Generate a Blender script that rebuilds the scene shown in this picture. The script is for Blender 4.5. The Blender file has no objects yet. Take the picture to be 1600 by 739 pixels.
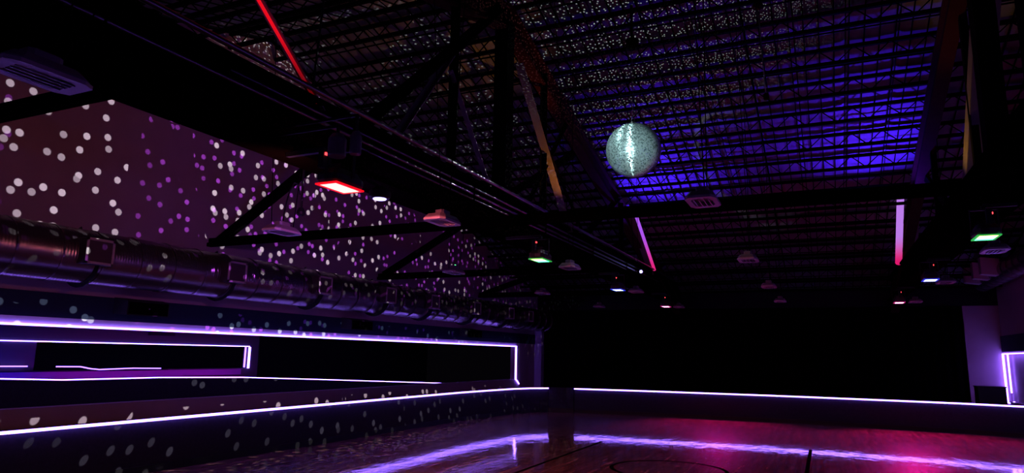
import bpy, math, random
from mathutils import Vector, Matrix
random.seed(7)
SC = bpy.context.scene
COL = SC.collection
PI = math.pi

# ------------------------------------------------------------------ camera
EYE = Vector((0.0, 0.0, 1.7))
# orientation solved from the vanishing points of the hall
cam_d = bpy.data.cameras.new('camera')
cam = bpy.data.objects.new('camera', cam_d)
COL.objects.link(cam)


def solve_camera():
    cx, cy = 800.0, 369.5
    a = (1290 - cx, 563 - cy)
    b = (-1500 - cx, 513 - cy)
    f = math.sqrt(-(a[0] * b[0] + a[1] * b[1]))
    Y = Vector((a[0], a[1], f)).normalized()
    X = -Vector((b[0], b[1], f)).normalized()
    Z = X.cross(Y)
    if Z.y > 0:
        Z = -Z
    right = Vector((X.x, Y.x, Z.x))
    down = Vector((X.y, Y.y, Z.y))
    fwd = Vector((X.z, Y.z, Z.z))
    m = Matrix((right, -down, -fwd)).transposed().to_4x4()
    m.translation = EYE
    return f, m


F_PX, CAM_M = solve_camera()
cam.matrix_world = CAM_M
cam_d.sensor_fit = 'HORIZONTAL'
cam_d.sensor_width = 36.0
cam_d.lens = 36.0 * F_PX / 1600.0
cam_d.clip_start = 0.05
cam_d.clip_end = 200
SC.camera = cam

# ------------------------------------------------------------------ world, exposure
w = bpy.data.worlds.new('world')
SC.world = w
w.use_nodes = True
w.node_tree.nodes['Background'].inputs[0].default_value = (0.02, 0.015, 0.03, 1)
w.node_tree.nodes['Background'].inputs[1].default_value = 0.05
SC.view_settings.view_transform = 'Standard'
SC.view_settings.look = 'None'
SC.view_settings.exposure = 0.0
SC.view_settings.gamma = 1.0
SC.view_settings.use_curve_mapping = False

# ------------------------------------------------------------------ main dimensions (metres, floor = 0)
XL, XR = -10.8, 5.1          # gable walls
YF, YB = -5.0, 26.0          # front and back walls
RIDGE_Y, RIDGE_Z, SLOPE = 10.4, 8.44, 0.275
XT1, XT2 = -5.0, 2.2        # the two trusses
CH0, CH1 = 3.70, 4.40        # bottom chord
BALL = Vector((-2.84, 11.1, 5.25))
BALL_R = 0.475


def roof_z(y):
    return RIDGE_Z - SLOPE * abs(y - RIDGE_Y)


# ------------------------------------------------------------------ lights helpers
def aim(o, target):
    d = (Vector(target) - o.location).normalized()
    o.rotation_euler = d.to_track_quat('-Z', 'Y').to_euler()


def spot(name, loc, target, power, color, deg, blend=0.5, radius=0.05, parent=None):
    d = bpy.data.lights.new(name, 'SPOT')
    d.energy = power
    d.color = color
    d.spot_size = math.radians(deg)
    d.spot_blend = blend
    d.shadow_soft_size = radius
    o = bpy.data.objects.new(name, d)
    COL.objects.link(o)
    o.location = loc
    aim(o, target)
    if parent:
        o.parent = parent
        o.matrix_parent_inverse = parent.matrix_world.inverted()
    return o


class NT:
    def __init__(s, tree):
        s.t = tree

    def n(s, kind, **kw):
        nd = s.t.nodes.new(kind)
        for k, v in kw.items():
            setattr(nd, k, v)
        return nd

    def link(s, a, b):
        s.t.links.new(a, b)

    def math(s, op, a, b=None, c=None):
        nd = s.n('ShaderNodeMath', operation=op)
        for i, v in enumerate((a, b, c)):
            if v is None:
                continue
            if isinstance(v, (int, float)):
                nd.inputs[i].default_value = v
            else:
                s.link(v, nd.inputs[i])
        return nd.outputs[0]

    def maprange(s, v, a, b, c, d, smooth=True):
        nd = s.n('ShaderNodeMapRange')
        nd.interpolation_type = 'SMOOTHSTEP' if smooth else 'LINEAR'
        s.link(v, nd.inputs[0])
        for i, x in zip((1, 2, 3, 4), (a, b, c, d)):
            nd.inputs[i].default_value = x
        return nd.outputs[0]


def gobo_base(o):
    d = o.data
    d.use_nodes = True
    t = d.node_tree
    em = t.nodes['Emission']
    N = NT(t)
    tc = N.n('ShaderNodeTexCoord')
    sep = N.n('ShaderNodeSeparateXYZ')
    N.link(tc.outputs['Normal'], sep.inputs[0])
    u = N.math('DIVIDE', sep.outputs[0], sep.outputs[2])
    v = N.math('DIVIDE', sep.outputs[1], sep.outputs[2])
    return N, em, u, v


GOBO_W = 20000.0
GK = 100.0 / GOBO_W


def dots_gobo(o, scale, r0, r1, off, strength, share=0.85, amp=None):
    """beams thrown by the mirror facets: a field of round dots around the lamp"""
    N, em, u, v = gobo_base(o)
    cmb = N.n('ShaderNodeCombineXYZ')
    N.link(N.math('ADD', u, off), cmb.inputs[0])
    N.link(N.math('ADD', v, off * 1.7), cmb.inputs[1])
    vo = N.n('ShaderNodeTexVoronoi', voronoi_dimensions='2D', feature='F1')
    vo.inputs['Scale'].default_value = scale
    vo.inputs['Randomness'].default_value = 0.95
    N.link(cmb.outputs[0], vo.inputs['Vector'])
    dot = N.maprange(vo.outputs['Distance'], r0, r1, 1.0, 0.0)
    sp = N.n('ShaderNodeSeparateColor')
    N.link(vo.outputs['Color'], sp.inputs[0])
    on = N.math('LESS_THAN', sp.outputs[0], share)
    val = N.math('MULTIPLY', N.math('MULTIPLY', dot, on), N.math('MULTIPLY_ADD', sp.outputs[1], 0.6, 0.6))
    if amp:
        val = N.math('MULTIPLY', val, amp(N, u, v))
    fo = N.n('ShaderNodeLightFalloff')
    N.link(N.math('MULTIPLY', val, strength * GK), fo.inputs['Strength'])
    N.link(fo.outputs['Constant'], em.inputs['Strength'])


def wall_amp(N, u, v):
    # beams leaving the ball steeply upwards or far along the hall are weak
    return N.math('MULTIPLY', N.maprange(v, -.34, -.14, .05, 1.0), N.maprange(u, -1.8, -.6, .12, 1.0))


# the mirror ball throws the pin-spot beams back as dots: lamps just off its surface
L1 = spot('ball_beams_wall', BALL + Vector((-BALL_R - 0.05, -.22, 0.05)), BALL + Vector((-8, -.22, 0.05)), GOBO_W, (1.0, 1.0, 1.05), 158, 0.1, 0.0)
dots_gobo(L1, 23, .155, .205, 3.1, 0.55, 0.70, wall_amp)
L1b = spot('ball_beams_wall', BALL + Vector((-BALL_R - 0.05, .25, -0.05)), BALL + Vector((-8, .25, -0.05)), GOBO_W, (0.55, 0.09, 0.95), 158, 0.1, 0.0)
dots_gobo(L1b, 25, .14, .19, 7.7, 0.50, 0.85, lambda N, u, v: N.math('MULTIPLY', wall_amp(N, u, v), N.maprange(u, .2, .8, 1.0, .35)))
L1c = spot('ball_beams_low', BALL + Vector((-.45, -.1, -BALL_R - .30)), BALL + Vector((-8, -.1, -4.6)), GOBO_W, (1.0, .95, 1.0), 120, 0.3, 0.0)
dots_gobo(L1c, 22, .14, .20, 5.2, 0.42, 0.75, lambda N, u, v: N.math('MULTIPLY', N.maprange(v, -.30, -.08, 0, 1.0), N.maprange(u, -1.4, -.6, .15, 1.0)))
L2 = spot('ball_beams_roof', BALL + Vector((-.12, .10, BALL_R + 0.10)), BALL + Vector((-.9, .8, 4)), GOBO_W, (0.86, 1.0, 0.93), 150, 0.4, 0.0)
dots_gobo(L2, 28, .13, .19, 1.3, 0.80, 0.85)


def ring_amp_lamp(loc, target):
    """the faint loop of light that one curved band of facets throws on the roof"""
    o = spot('ball_loop', loc, target, GOBO_W, (0.8, 0.85, 1.0), 60, 0.3, 0.0)
    N, em, u, v = gobo_base(o)
    uu = N.math('DIVIDE', u, .17)
    vv = N.math('DIVIDE', v, .20)
    r = N.math('SQRT', N.math('ADD', N.math('MULTIPLY', uu, uu), N.math('MULTIPLY', vv, vv)))
    d = N.math('ABSOLUTE', N.math('SUBTRACT', r, 1.0))
    val = N.maprange(d, .02, .10, 1.0, 0.0)
    gap = N.maprange(uu, -.75, .45, 0.0, 1.0)
    fo = N.n('ShaderNodeLightFalloff')
    N.link(N.math('MULTIPLY', N.math('MULTIPLY', val, gap), 0.13 * GK), fo.inputs['Strength'])
    N.link(fo.outputs['Constant'], em.inputs['Strength'])
    return o


ring_amp_lamp(BALL + Vector((.40, .20, .35)), (-1.7, 16.6, 6.7))

# pin spots on the ball (hung above the camera's view and on the truss)
spot('pin_spot_lamp', (-2.86, 3.6, 3.45), BALL, 4600, (0.78, 1.0, 1.0), 7.0, 0.12, 0.03)
spot('pin_spot_lamp', (-4.5, 9.9, 7.0), BALL, 260, (0.74, 1.0, 0.98), 21, 0.12, 0.35)

# colour washes
spot('floor_wash_lamp', (-4.2, 5.2, 3.2), (-3.4, 10.0, 0), 750, (1.0, 0.17, 0.22), 95, 1.0, 0.1)
spot('wall_wash_lamp', (-4.45, 5.98, 3.33), (-10.8, 13.5, 4.1), 150, (0.40, 0.07, 1.0), 95, 0.9, 0.1)
spot('wall_wash_lamp', (-4.6, 5.0, 3.30), (-10.8, 6.8, 3.9), 85, (1.0, 0.24, 0.26), 130, 0.9, 0.1)
spot('roof_wash_lamp', (-4.4, 18.2, 4.45), (-3.7, 17.4, 6.5), 1250, (0.06, 0.012, 1.0), 110, 1.0, 0.08)
spot('roof_wash_lamp', (1.65, 17.8, 4.45), (1.1, 16.9, 6.6), 1350, (0.06, 0.012, 1.0), 98, 1.0, 0.08)
spot('floor_wash_lamp', (-3.0, 21.0, 3.2), (-2.6, 18.3, 0), 1900, (1.0, 0.01, 0.42), 70, 1.0, 0.1)
spot('floor_wash_lamp', (2.0, 20.9, 3.2), (2.0, 17.6, 0), 2600, (1.0, 0.01, 0.36), 75, 1.0, 0.1)


# ------------------------------------------------------------------ materials
def mat(name, color, rough=0.6, metal=0.0, spec=0.5, noise=0.0, nscale=6.0, bump=0.0, bscale=40.0):
    m = bpy.data.materials.new(name)
    m.use_nodes = True
    t = m.node_tree
    b = t.nodes['Principled BSDF']
    b.inputs['Roughness'].default_value = rough
    b.inputs['Metallic'].default_value = metal
    b.inputs['Specular IOR Level'].default_value = spec
    b.inputs['Base Color'].default_value = (*color, 1)
    N = NT(t)
    if noise or bump:
        tc = N.n('ShaderNodeTexCoord')
        nz = N.n('ShaderNodeTexNoise')
        nz.inputs['Scale'].default_value = nscale
        nz.inputs['Detail'].default_value = 4
        N.link(tc.outputs['Object'], nz.inputs['Vector'])
        if noise:
            mx = N.n('ShaderNodeMix', data_type='RGBA')
            N.link(nz.outputs['Fac'], mx.inputs[0])
            mx.inputs[6].default_value = (*[c * (1 - noise) for c in color], 1)
            mx.inputs[7].default_value = (*[min(1, c * (1 + noise)) for c in color], 1)
            N.link(mx.outputs[2], b.inputs['Base Color'])
        if bump:
            n2 = N.n('ShaderNodeTexNoise')
            n2.inputs['Scale'].default_value = bscale
            N.link(tc.outputs['Object'], n2.inputs['Vector'])
            bp = N.n('ShaderNodeBump')
            bp.inputs['Strength'].default_value = bump
            bp.inputs['Distance'].default_value = 0.02
            N.link(n2.outputs['Fac'], bp.inputs['Height'])
            N.link(bp.outputs[0], b.inputs['Normal'])
    return m


def emit(name, color, strength):
    m = bpy.data.materials.new(name)
    m.use_nodes = True
    t = m.node_tree
    b = t.nodes['Principled BSDF']
    b.inputs['Base Color'].default_value = (0.05, 0.05, 0.05, 1)
    b.inputs['Emission Color'].default_value = (*color, 1)
    b.inputs['Emission Strength'].default_value = strength
    return m


def emit_two(name, c0, c1, strength, y0, y1):
    """an LED panel whose cells run from one colour to another"""
    m = emit(name, c0, strength)
    t = m.node_tree
    N = NT(t)
    tc = N.n('ShaderNodeTexCoord')
    sp = N.n('ShaderNodeSeparateXYZ')
    N.link(tc.outputs['Object'], sp.inputs[0])
    f = N.maprange(sp.outputs[1], y0, y1, 0, 1)
    mx = N.n('ShaderNodeMix', data_type='RGBA')
    N.link(f, mx.inputs[0])
    mx.inputs[6].default_value = (*c0, 1)
    mx.inputs[7].default_value = (*c1, 1)
    N.link(mx.outputs[2], t.nodes['Principled BSDF'].inputs['Emission Color'])
    return m


M = {}
M['wall'] = mat('painted_block_wall', (0.36, 0.27, 0.32), 0.9, spec=0.2, noise=0.12, nscale=3, bump=0.15, bscale=60)
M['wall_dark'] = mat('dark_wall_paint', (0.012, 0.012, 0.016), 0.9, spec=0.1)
M['navy'] = mat('navy_paint', (0.009, 0.018, 0.045), 0.75, spec=0.25, noise=0.2)
M['pale_trim'] = mat('pale_trim_paint', (0.6, 0.58, 0.62), 0.7, spec=0.3)
M['deck'] = mat('roof_insulation', (0.15, 0.15, 0.16), 0.6, spec=0.3, noise=0.18, nscale=2.5, bump=0.12, bscale=9)
M['steel'] = mat('dark_steel', (0.0025, 0.002, 0.002), 0.8, spec=0.02, noise=0.3)
M['oxide'] = mat('red_oxide_steel', (0.03, 0.006, 0.007), 0.9, spec=0.03, noise=0.25)
M['web'] = mat('painted_web_steel', (0.14, 0.11, 0.11), 0.6, spec=0.3, noise=0.2)
M['pipe'] = mat('bare_conduit', (0.35, 0.33, 0.34), 0.28, metal=1.0)
M['black'] = mat('black_plastic', (0.006, 0.006, 0.007), 0.55, spec=0.3)
M['curtain'] = mat('black_drape', (0.002, 0.002, 0.0022), 0.95, spec=0.0)
M['carpet_dark'] = mat('dark_carpet', (0.026, 0.024, 0.036), 0.95, spec=0.1, noise=0.3, nscale=20, bump=0.3, bscale=150)
M['carpet_ledge'] = mat('ledge_carpet', (0.34, 0.24, 0.28), 0.95, spec=0.1, noise=0.25, nscale=30, bump=0.3, bscale=150)
M['grey_metal'] = mat('grey_enamel', (0.16, 0.12, 0.14), 0.4, spec=0.5)
M['lens'] = mat('pale_lens', (0.42, 0.32, 0.35), 0.35, spec=0.5)
M['vent_frame'] = mat('vent_frame_metal', (0.40, 0.33, 0.32), 0.45, spec=0.5)
M['led'] = emit('violet_led', (0.25, 0.12, 1.0), 14.0)
M['led_dim'] = emit('violet_led_dim', (0.22, 0.10, 1.0), 6.0)
M['led_blue'] = emit('blue_led', (0.02, 0.02, 1.0), 45.0)
M['led_magenta'] = emit('magenta_led', (0.75, 0.01, 0.8), 26.0)
M['red_dot'] = emit('red_indicator', (1.0, 0.05, 0.06), 3.0)
M['green_dot'] = emit('green_indicator', (0.1, 1.0, 0.3), 2.0)
M['white_blue'] = emit('blue_white_lens', (0.35, 0.30, 1.0), 6.0)

# floor: coated maple, grain along the hall
fl = mat('rink_floor', (0.2, 0.1, 0.1), 0.25, spec=0.5)
t = fl.node_tree
N = NT(t)
b = t.nodes['Principled BSDF']
tc = N.n('ShaderNodeTexCoord')
mp = N.n('ShaderNodeMapping')
mp.inputs['Scale'].default_value = (9.0, 1.1, 1)
N.link(tc.outputs['Object'], mp.inputs[0])
n1 = N.n('ShaderNodeTexNoise')
n1.inputs['Scale'].default_value = 1.6
n1.inputs['Detail'].default_value = 6
n1.inputs['Roughness'].default_value = 0.65
N.link(mp.outputs[0], n1.inputs['Vector'])
br = N.n('ShaderNodeTexBrick')
br.inputs['Scale'].default_value = 1.0
br.inputs['Brick Width'].default_value = 1.4
br.inputs['Row Height'].default_value = 0.06
br.inputs['Mortar Size'].default_value = 0.004
br.inputs['Color1'].default_value = (0.13, 0.055, 0.05, 1)
br.inputs['Color2'].default_value = (0.30, 0.15, 0.13, 1)
br.inputs['Mortar'].default_value = (0.04, 0.02, 0.02, 1)
rot = N.n('ShaderNodeMapping')
rot.inputs['Rotation'].default_value = (0, 0, PI / 2)
N.link(tc.outputs['Object'], rot.inputs[0])
N.link(rot.outputs[0], br.inputs['Vector'])
mx = N.n('ShaderNodeMix', data_type='RGBA', blend_type='MULTIPLY')
mx.inputs[0].default_value = 1.0
N.link(br.outputs['Color'], mx.inputs[6])
cr = N.n('ShaderNodeValToRGB')
cr.color_ramp.elements[0].position = 0.35
cr.color_ramp.elements[0].color = (0.25, 0.22, 0.22, 1)
cr.color_ramp.elements[1].position = 0.65
cr.color_ramp.elements[1].color = (1.4, 1.3, 1.3, 1)
N.link(n1.outputs['Fac'], cr.inputs[0])
N.link(cr.outputs[0], mx.inputs[7])
N.link(mx.outputs[2], b.inputs['Base Color'])
ro = N.maprange(n1.outputs['Fac'], 0.3, 0.7, 0.30, 0.50)
N.link(ro, b.inputs['Roughness'])
b.inputs['Specular IOR Level'].default_value = 0.03
b.inputs['Coat Weight'].default_value = 1.0
b.inputs['Coat Roughness'].default_value = 0.045
b.inputs['Coat IOR'].default_value = 1.45
mp2 = N.n('ShaderNodeMapping')
mp2.inputs['Scale'].default_value = (3.2, 1.5, 1)
N.link(tc.outputs['Object'], mp2.inputs[0])
n3 = N.n('ShaderNodeTexNoise')
n3.inputs['Scale'].default_value = 1.5
n3.inputs['Detail'].default_value = 3
N.link(mp2.outputs[0], n3.inputs['Vector'])
hsum = N.math('ADD', N.math('MULTIPLY', n3.outputs['Fac'], 1.0), N.math('MULTIPLY', n1.outputs['Fac'], 0.25))
bp = N.n('ShaderNodeBump')
bp.inputs['Strength'].default_value = 0.42
bp.inputs['Distance'].default_value = 0.006
N.link(hsum, bp.inputs['Height'])
N.link(bp.outputs[0], b.inputs['Normal'])
N.link(bp.outputs[0], b.inputs['Coat Normal'])
M['floor'] = fl

# galvanised duct: fine spiral ribs
du = mat('spiral_duct_metal', (0.20, 0.16, 0.18), 0.26, metal=0.85, noise=0.15, nscale=4)
N = NT(du.node_tree)
tc = N.n('ShaderNodeTexCoord')
wv = N.n('ShaderNodeTexWave', wave_type='BANDS', bands_direction='Y')
wv.inputs['Scale'].default_value = 7.0
wv.inputs['Distortion'].default_value = 0.3
N.link(tc.outputs['Object'], wv.inputs['Vector'])
bp = N.n('ShaderNodeBump')
bp.inputs['Strength'].default_value = 0.25
bp.inputs['Distance'].default_value = 0.01
N.link(wv.outputs['Fac'], bp.inputs['Height'])
N.link(bp.outputs[0], du.node_tree.nodes['Principled BSDF'].inputs['Normal'])
M['duct'] = du

# mirror facets: silvered glass with scratches that run round the ball
mf = mat('mirror_facets', (0.50, 0.68, 0.68), 0.46, metal=0.72)
b = mf.node_tree.nodes['Principled BSDF']
b.inputs['Anisotropic'].default_value = 1.0
b.inputs['Anisotropic Rotation'].default_value = 0.25
tg = mf.node_tree.nodes.new('ShaderNodeTangent')
tg.direction_type = 'RADIAL'
tg.axis = 'Z'
mf.node_tree.links.new(tg.outputs[0], b.inputs['Tangent'])
M['mirror'] = mf
mb2 = mat('mirror_facets_dusty', (0.50, 0.68, 0.68), 0.30, metal=0.85)
mb3 = mat('mirror_facets_dull', (0.10, 0.16, 0.17), 0.35, metal=0.6)
M['ball_core'] = mat('ball_grout', (0.10, 0.14, 0.15), 0.5, metal=0.3)


# ------------------------------------------------------------------ mesh builder
class MB:
    def __init__(s):
        s.v, s.f, s.m = [], [], []

    def add(s, vs, fs, mi=0):
        k = len(s.v)
        s.v += [tuple(v) for v in vs]
        s.f += [tuple(i + k for i in f) for f in fs]
        s.m += [mi] * len(fs)
        return s

    def box(s, x0, x1, y0, y1, z0, z1, mi=0):
        vs = [(x, y, z) for z in (z0, z1) for y in (y0, y1) for x in (x0, x1)]
        return s.add(vs, [(0, 2, 3, 1), (4, 5, 7, 6), (0, 1, 5, 4), (2, 6, 7, 3), (0, 4, 6, 2), (1, 3, 7, 5)], mi)

    def beam(s, p, q, wd, ht, mi=0, up=(0, 0, 1)):
        p, q = Vector(p), Vector(q)
        d = (q - p).normalized()
        u = Vector(up)
        if abs(d.dot(u)) > 0.99:
            u = Vector((0, 1, 0))
        sd = d.cross(u).normalized() * wd / 2
        uu = sd.cross(d).normalized() * ht / 2
        vs = [p - sd - uu, p + sd - uu, p + sd + uu, p - sd + uu, q - sd - uu, q + sd - uu, q + sd + uu, q - sd + uu]
        return s.add(vs, [(0, 3, 2, 1), (4, 5, 6, 7), (0, 1, 5, 4), (1, 2, 6, 5), (2, 3, 7, 6), (3, 0, 4, 7)], mi)

    def angle(s, p, q, leg, th, side=1, mi=0):
        """an L-angle: a flat leg facing sideways and a lower leg"""
        p, q = Vector(p), Vector(q)
        d = (q - p).normalized()
        xx = Vector((1, 0, 0))
        n = d.cross(xx).normalized()
        s.beam(p, q, th, leg, mi)
        off = xx * (side * leg / 2) - n * (leg / 2 if n.z > 0 else -leg / 2)
        s.beam(p + off, q + off, leg, th, mi)
        return s

    def tube(s, pts, r, n=8, mi=0, cap=True):
        pts = [Vector(p) for p in pts]
        rings = []
        k = len(s.v)
        for i, p in enumerate(pts):
            d = (pts[min(i + 1, len(pts) - 1)] - pts[max(i - 1, 0)]).normalized()
            u = Vector((0, 0, 1)) if abs(d.z) < 0.95 else Vector((1, 0, 0))
            a = d.cross(u).normalized()
            bb = a.cross(d).normalized()
            rr = r[i] if isinstance(r, (list, tuple)) else r
            for j in range(n):
                an = 2 * PI * j / n
                s.v.append(tuple(p + (a * math.cos(an) + bb * math.sin(an)) * rr))
        for i in range(len(pts) - 1):
            for j in range(n):
                j2 = (j + 1) % n
                s.f.append((k + i * n + j, k + i * n + j2, k + (i + 1) * n + j2, k + (i + 1) * n + j))
                s.m.append(mi)
        if cap:
            s.f.append(tuple(k + j for j in range(n))[::-1])
            s.f.append(tuple(k + (len(pts) - 1) * n + j for j in range(n)))
            s.m += [mi, mi]
        return s

    def sweep(s, pts, w, h, mi=0):
        """box section along a level path: w sideways, h up (point = centre of section)"""
        pts = [Vector(p) for p in pts]
        k = len(s.v)
        for i, p in enumerate(pts):
            d0 = (pts[i] - pts[i - 1]).normalized() if i else None
            d1 = (pts[i + 1] - pts[i]).normalized() if i < len(pts) - 1 else None
            d = ((d0 or d1) + (d1 or d0)).normalized()
            n = Vector((d.y, -d.x, 0))
            if n.length < 1e-4:
                n = Vector((1, 0, 0))
            n.normalize()
            u = n.cross(d).normalized()
            if u.z < 0:
                u = -u
            for a, c in ((-1, -1), (1, -1), (1, 1), (-1, 1)):
                s.v.append(tuple(p + n * (a * w / 2) + u * (c * h / 2)))
        for i in range(len(pts) - 1):
            for j in range(4):
                j2 = (j + 1) % 4
                s.f.append((k + 4 * i + j, k + 4 * i + j2, k + 4 * i + 4 + j2, k + 4 * i + 4 + j))
                s.m.append(mi)
        s.f.append((k + 3, k + 2, k + 1, k))
        e = k + 4 * (len(pts) - 1)
        s.f.append((e, e + 1, e + 2, e + 3))
        s.m += [mi, mi]
        return s

    def prism(s, poly, axis, a0, a1, mi=0):
        """extrude a 2-D polygon along x, y or z"""
        def P(u, v, a):
            return {'x': (a, u, v), 'y': (u, a, v), 'z': (u, v, a)}[axis]
        n = len(poly)
        vs = [P(u, v, a0) for u, v in poly] + [P(u, v, a1) for u, v in poly]
        fs = [tuple(range(n))[::-1], tuple(range(n, 2 * n))]
        fs += [(i, (i + 1) % n, n + (i + 1) % n, n + i) for i in range(n)]
        return s.add(vs, fs, mi)

    def lathe(s, prof, n=24, mi=0, c=(0, 0, 0)):
        k = len(s.v)
        for r, z in prof:
            for j in range(n):
                a = 2 * PI * j / n
                s.v.append((c[0] + r * math.cos(a), c[1] + r * math.sin(a), c[2] + z))
        for i in range(len(prof) - 1):
            for j in range(n):
                j2 = (j + 1) % n
                s.f.append((k + i * n + j, k + i * n + j2, k + (i + 1) * n + j2, k + (i + 1) * n + j))
                s.m.append(mi)
        s.f.append(tuple(k + j for j in range(n))[::-1])
        s.f.append(tuple(k + (len(prof) - 1) * n + j for j in range(n)))
        s.m += [mi, mi]
        return s

    def build(s, name, mats, parent=None, smooth=False, bevel=0.0):
        me = bpy.data.meshes.new(name)
        me.from_pydata(s.v, [], s.f)
        if not isinstance(mats, (list, tuple)):
            mats = [mats]
        for m in mats:
            me.materials.append(m)
        for p, mi in zip(me.polygons, s.m):
            p.material_index = mi
            p.use_smooth = smooth
        me.update()
        o = bpy.data.objects.new(name, me)
        COL.objects.link(o)
        if bevel:
            bv = o.modifiers.new('bevel', 'BEVEL')
            bv.width = bevel
            bv.segments = 2
        if smooth:
            pass
        if parent:
            o.parent = parent
        return o


def tag(o, label=None, cat=None, group=None, kind=None):
    if label:
        o['label'] = label
    if cat:
        o['category'] = cat
    if group:
        o['group'] = group
    if kind:
        o['kind'] = kind
    return o


def thing(name, label, cat, loc=(0, 0, 0), group=None, rotz=0.0):
    o = bpy.data.objects.new(name, None)
    o.empty_display_size = 0.1
    COL.objects.link(o)
    o.location = loc
    o.rotation_euler = (0, 0, rotz)
    return tag(o, label, cat, group)


def struct(o, label=None):
    o['kind'] = 'structure'
    if label:
        o['label'] = label
    return o


def copy_tree(o, parent=None):
    c = o.copy()
    COL.objects.link(c)
    if parent:
        c.parent = parent
    for ch in o.children:
        copy_tree(ch, c)
    return c


# ------------------------------------------------------------------ shell
floor = struct(MB().box(-16.5, XR + 1.2, YF, YB + 0.5, -0.15, 0.0).build('floor', M['floor']),
               'glossy dark wooden rink floor mirroring the violet light strips')
# dark painted joints and the centre circle, laid into the floor
mk = mat('floor_paint', (0.004, 0.003, 0.004), 0.9, spec=0.0)
for x, y0, y1 in ((-4.21, 2.5, 13.6), (-0.36, 2.5, 14.6), (3.5, 2.5, 13.2)):
    MB().box(x - .03, x + .03, y0, y1, 0.0, 0.002).build('floor_seam', mk, floor)
cm = MB()
for i in range(40):
    a0, a1 = 2 * PI * i / 40, 2 * PI * (i + 1) / 40
    c0 = (-2.3, 10.85)
    ps = [(c0[0] + r * math.cos(a), c0[1] + r * math.sin(a), z) for z in (0.0, 0.002) for r, a in ((.84, a0), (.9, a0), (.9, a1), (.84, a1))]
    cm.add(ps, [(4, 5, 6, 7), (0, 3, 2, 1), (1, 2, 6, 5), (0, 4, 7, 3)])
cm.build('painted_circle', mk, floor)

# gable wall with dots; long opening below its header
WZ0, WZ1 = 0.79, 2.02
OP_END = 23.8
wl = MB()
wl.prism([(YF, WZ1), (YB, WZ1), (YB, roof_z(YB)), (RIDGE_Y, RIDGE_Z), (YF, roof_z(YF))], 'x', XL - .2, XL)
wl.box(XL - .2, XL, OP_END, YB, 0, WZ1)
wl.box(XL - .2, XL, YF, OP_END, 0, WZ0)
wall_left = struct(wl.build('wall_left', M['wall']), 'pinkish purple gable wall speckled with mirror ball dots')
tr = struct(MB().box(XL, XL + .03, YF, YB, 2.14, 2.52).build('trim_1', M['navy']), 'dark navy band along the dotted wall under the duct')
tr2 = MB().box(XL, XL + .03, YF, OP_END + .02, 2.03, 2.14).build('trim_2', M['pale_trim'])
MB().box(XL, XL + .12, YF, OP_END + .03, 1.988, 1.999).build('reflection_block_lip', M['black'], tr2)  # added lip that keeps the strip out of the floor reflection
struct(tr2, 'pale board at the foot of the navy band, washed violet by its light strip')
MB().box(XL - .01, XL + .06, YF, OP_END + .03, 2.000, 2.03).build('light_strip', M['led'], tr2)
MB().box(XL - .01, XL + .05, OP_END, OP_END + .035, .76, 1.995).build('light_strip', M['led'], tr2)
MB().sweep([(XL + .02, OP_END - .02, .80), (XL + .03, OP_END + .10, .74), (XL + .03, OP_END + .32, .60)], .03, .03).build('light_strip', M['led'], tr2)
# boxes at the end of the gable wall
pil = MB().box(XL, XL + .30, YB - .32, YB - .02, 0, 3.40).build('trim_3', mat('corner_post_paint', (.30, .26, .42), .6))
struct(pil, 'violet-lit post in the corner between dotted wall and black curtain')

# the dim room behind the opening
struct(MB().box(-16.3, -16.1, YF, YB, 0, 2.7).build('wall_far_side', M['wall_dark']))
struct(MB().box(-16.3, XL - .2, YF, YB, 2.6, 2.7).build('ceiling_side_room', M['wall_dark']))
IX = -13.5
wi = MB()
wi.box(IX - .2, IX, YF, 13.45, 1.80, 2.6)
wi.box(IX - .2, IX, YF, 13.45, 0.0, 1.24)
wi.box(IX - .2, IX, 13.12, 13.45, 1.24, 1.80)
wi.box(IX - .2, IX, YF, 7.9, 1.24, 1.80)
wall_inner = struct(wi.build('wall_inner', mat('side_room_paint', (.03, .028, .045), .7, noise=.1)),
                    'inner wall with a second opening behind the long opening')
MB().box(IX, IX + .02, YF, 13.12, 1.782, 1.80).build('light_strip', M['led'], wall_inner)
MB().box(IX, IX + .04, 13.10, 13.14, 1.24, 1.775).build('light_strip', M['led'], wall_inner)
MB().box(IX - .12, IX - .09, 13.09, 13.12, 1.26, 1.775).build('light_strip', M['led_dim'], wall_inner)

# right gable
wr = MB()
wr.prism([(YF, 2.02), (YB, 2.02), (YB, roof_z(YB)), (RIDGE_Y, RIDGE_Z), (YF, roof_z(YF))], 'x', XR, XR + .2)
wr.box(XR, XR + .2, YF, YB, 0, 0.55)
wr.box(XR, XR + .2, 25.95, YB, .55, 2.02)
wr.box(XR + .12, XR + .2, YF, 25.95, .55, 2.02)
wall_right = struct(wr.build('wall_right', M['wall']), 'purple side wall with a violet-framed opening')
tr4 = struct(MB().box(XR - .03, XR, YF, YB, 2.06, 2.55).build('trim_4', M['navy']), 'navy band above the violet-framed opening')
MB().box(XR - .03, XR + .03, YF, 25.95, 1.985, 2.012).build('light_strip', M['led'], wall_right)
MB().box(XR - .05, XR - .0, 25.90, 25.95, .50, 2.005).build('light_strip', M['led'], wall_right)
MB().box(XR - .02, XR + .02, 25.42, 25.46, .82, 1.985).build('light_strip', M['led'], wall_right)
MB().sweep([(XR - .02, 25.92, .5), (XR + .02, 25.7, .50), (XR + .02, 25.3, .56)], .03, .03).build('light_strip', M['led'], wall_right)

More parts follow.
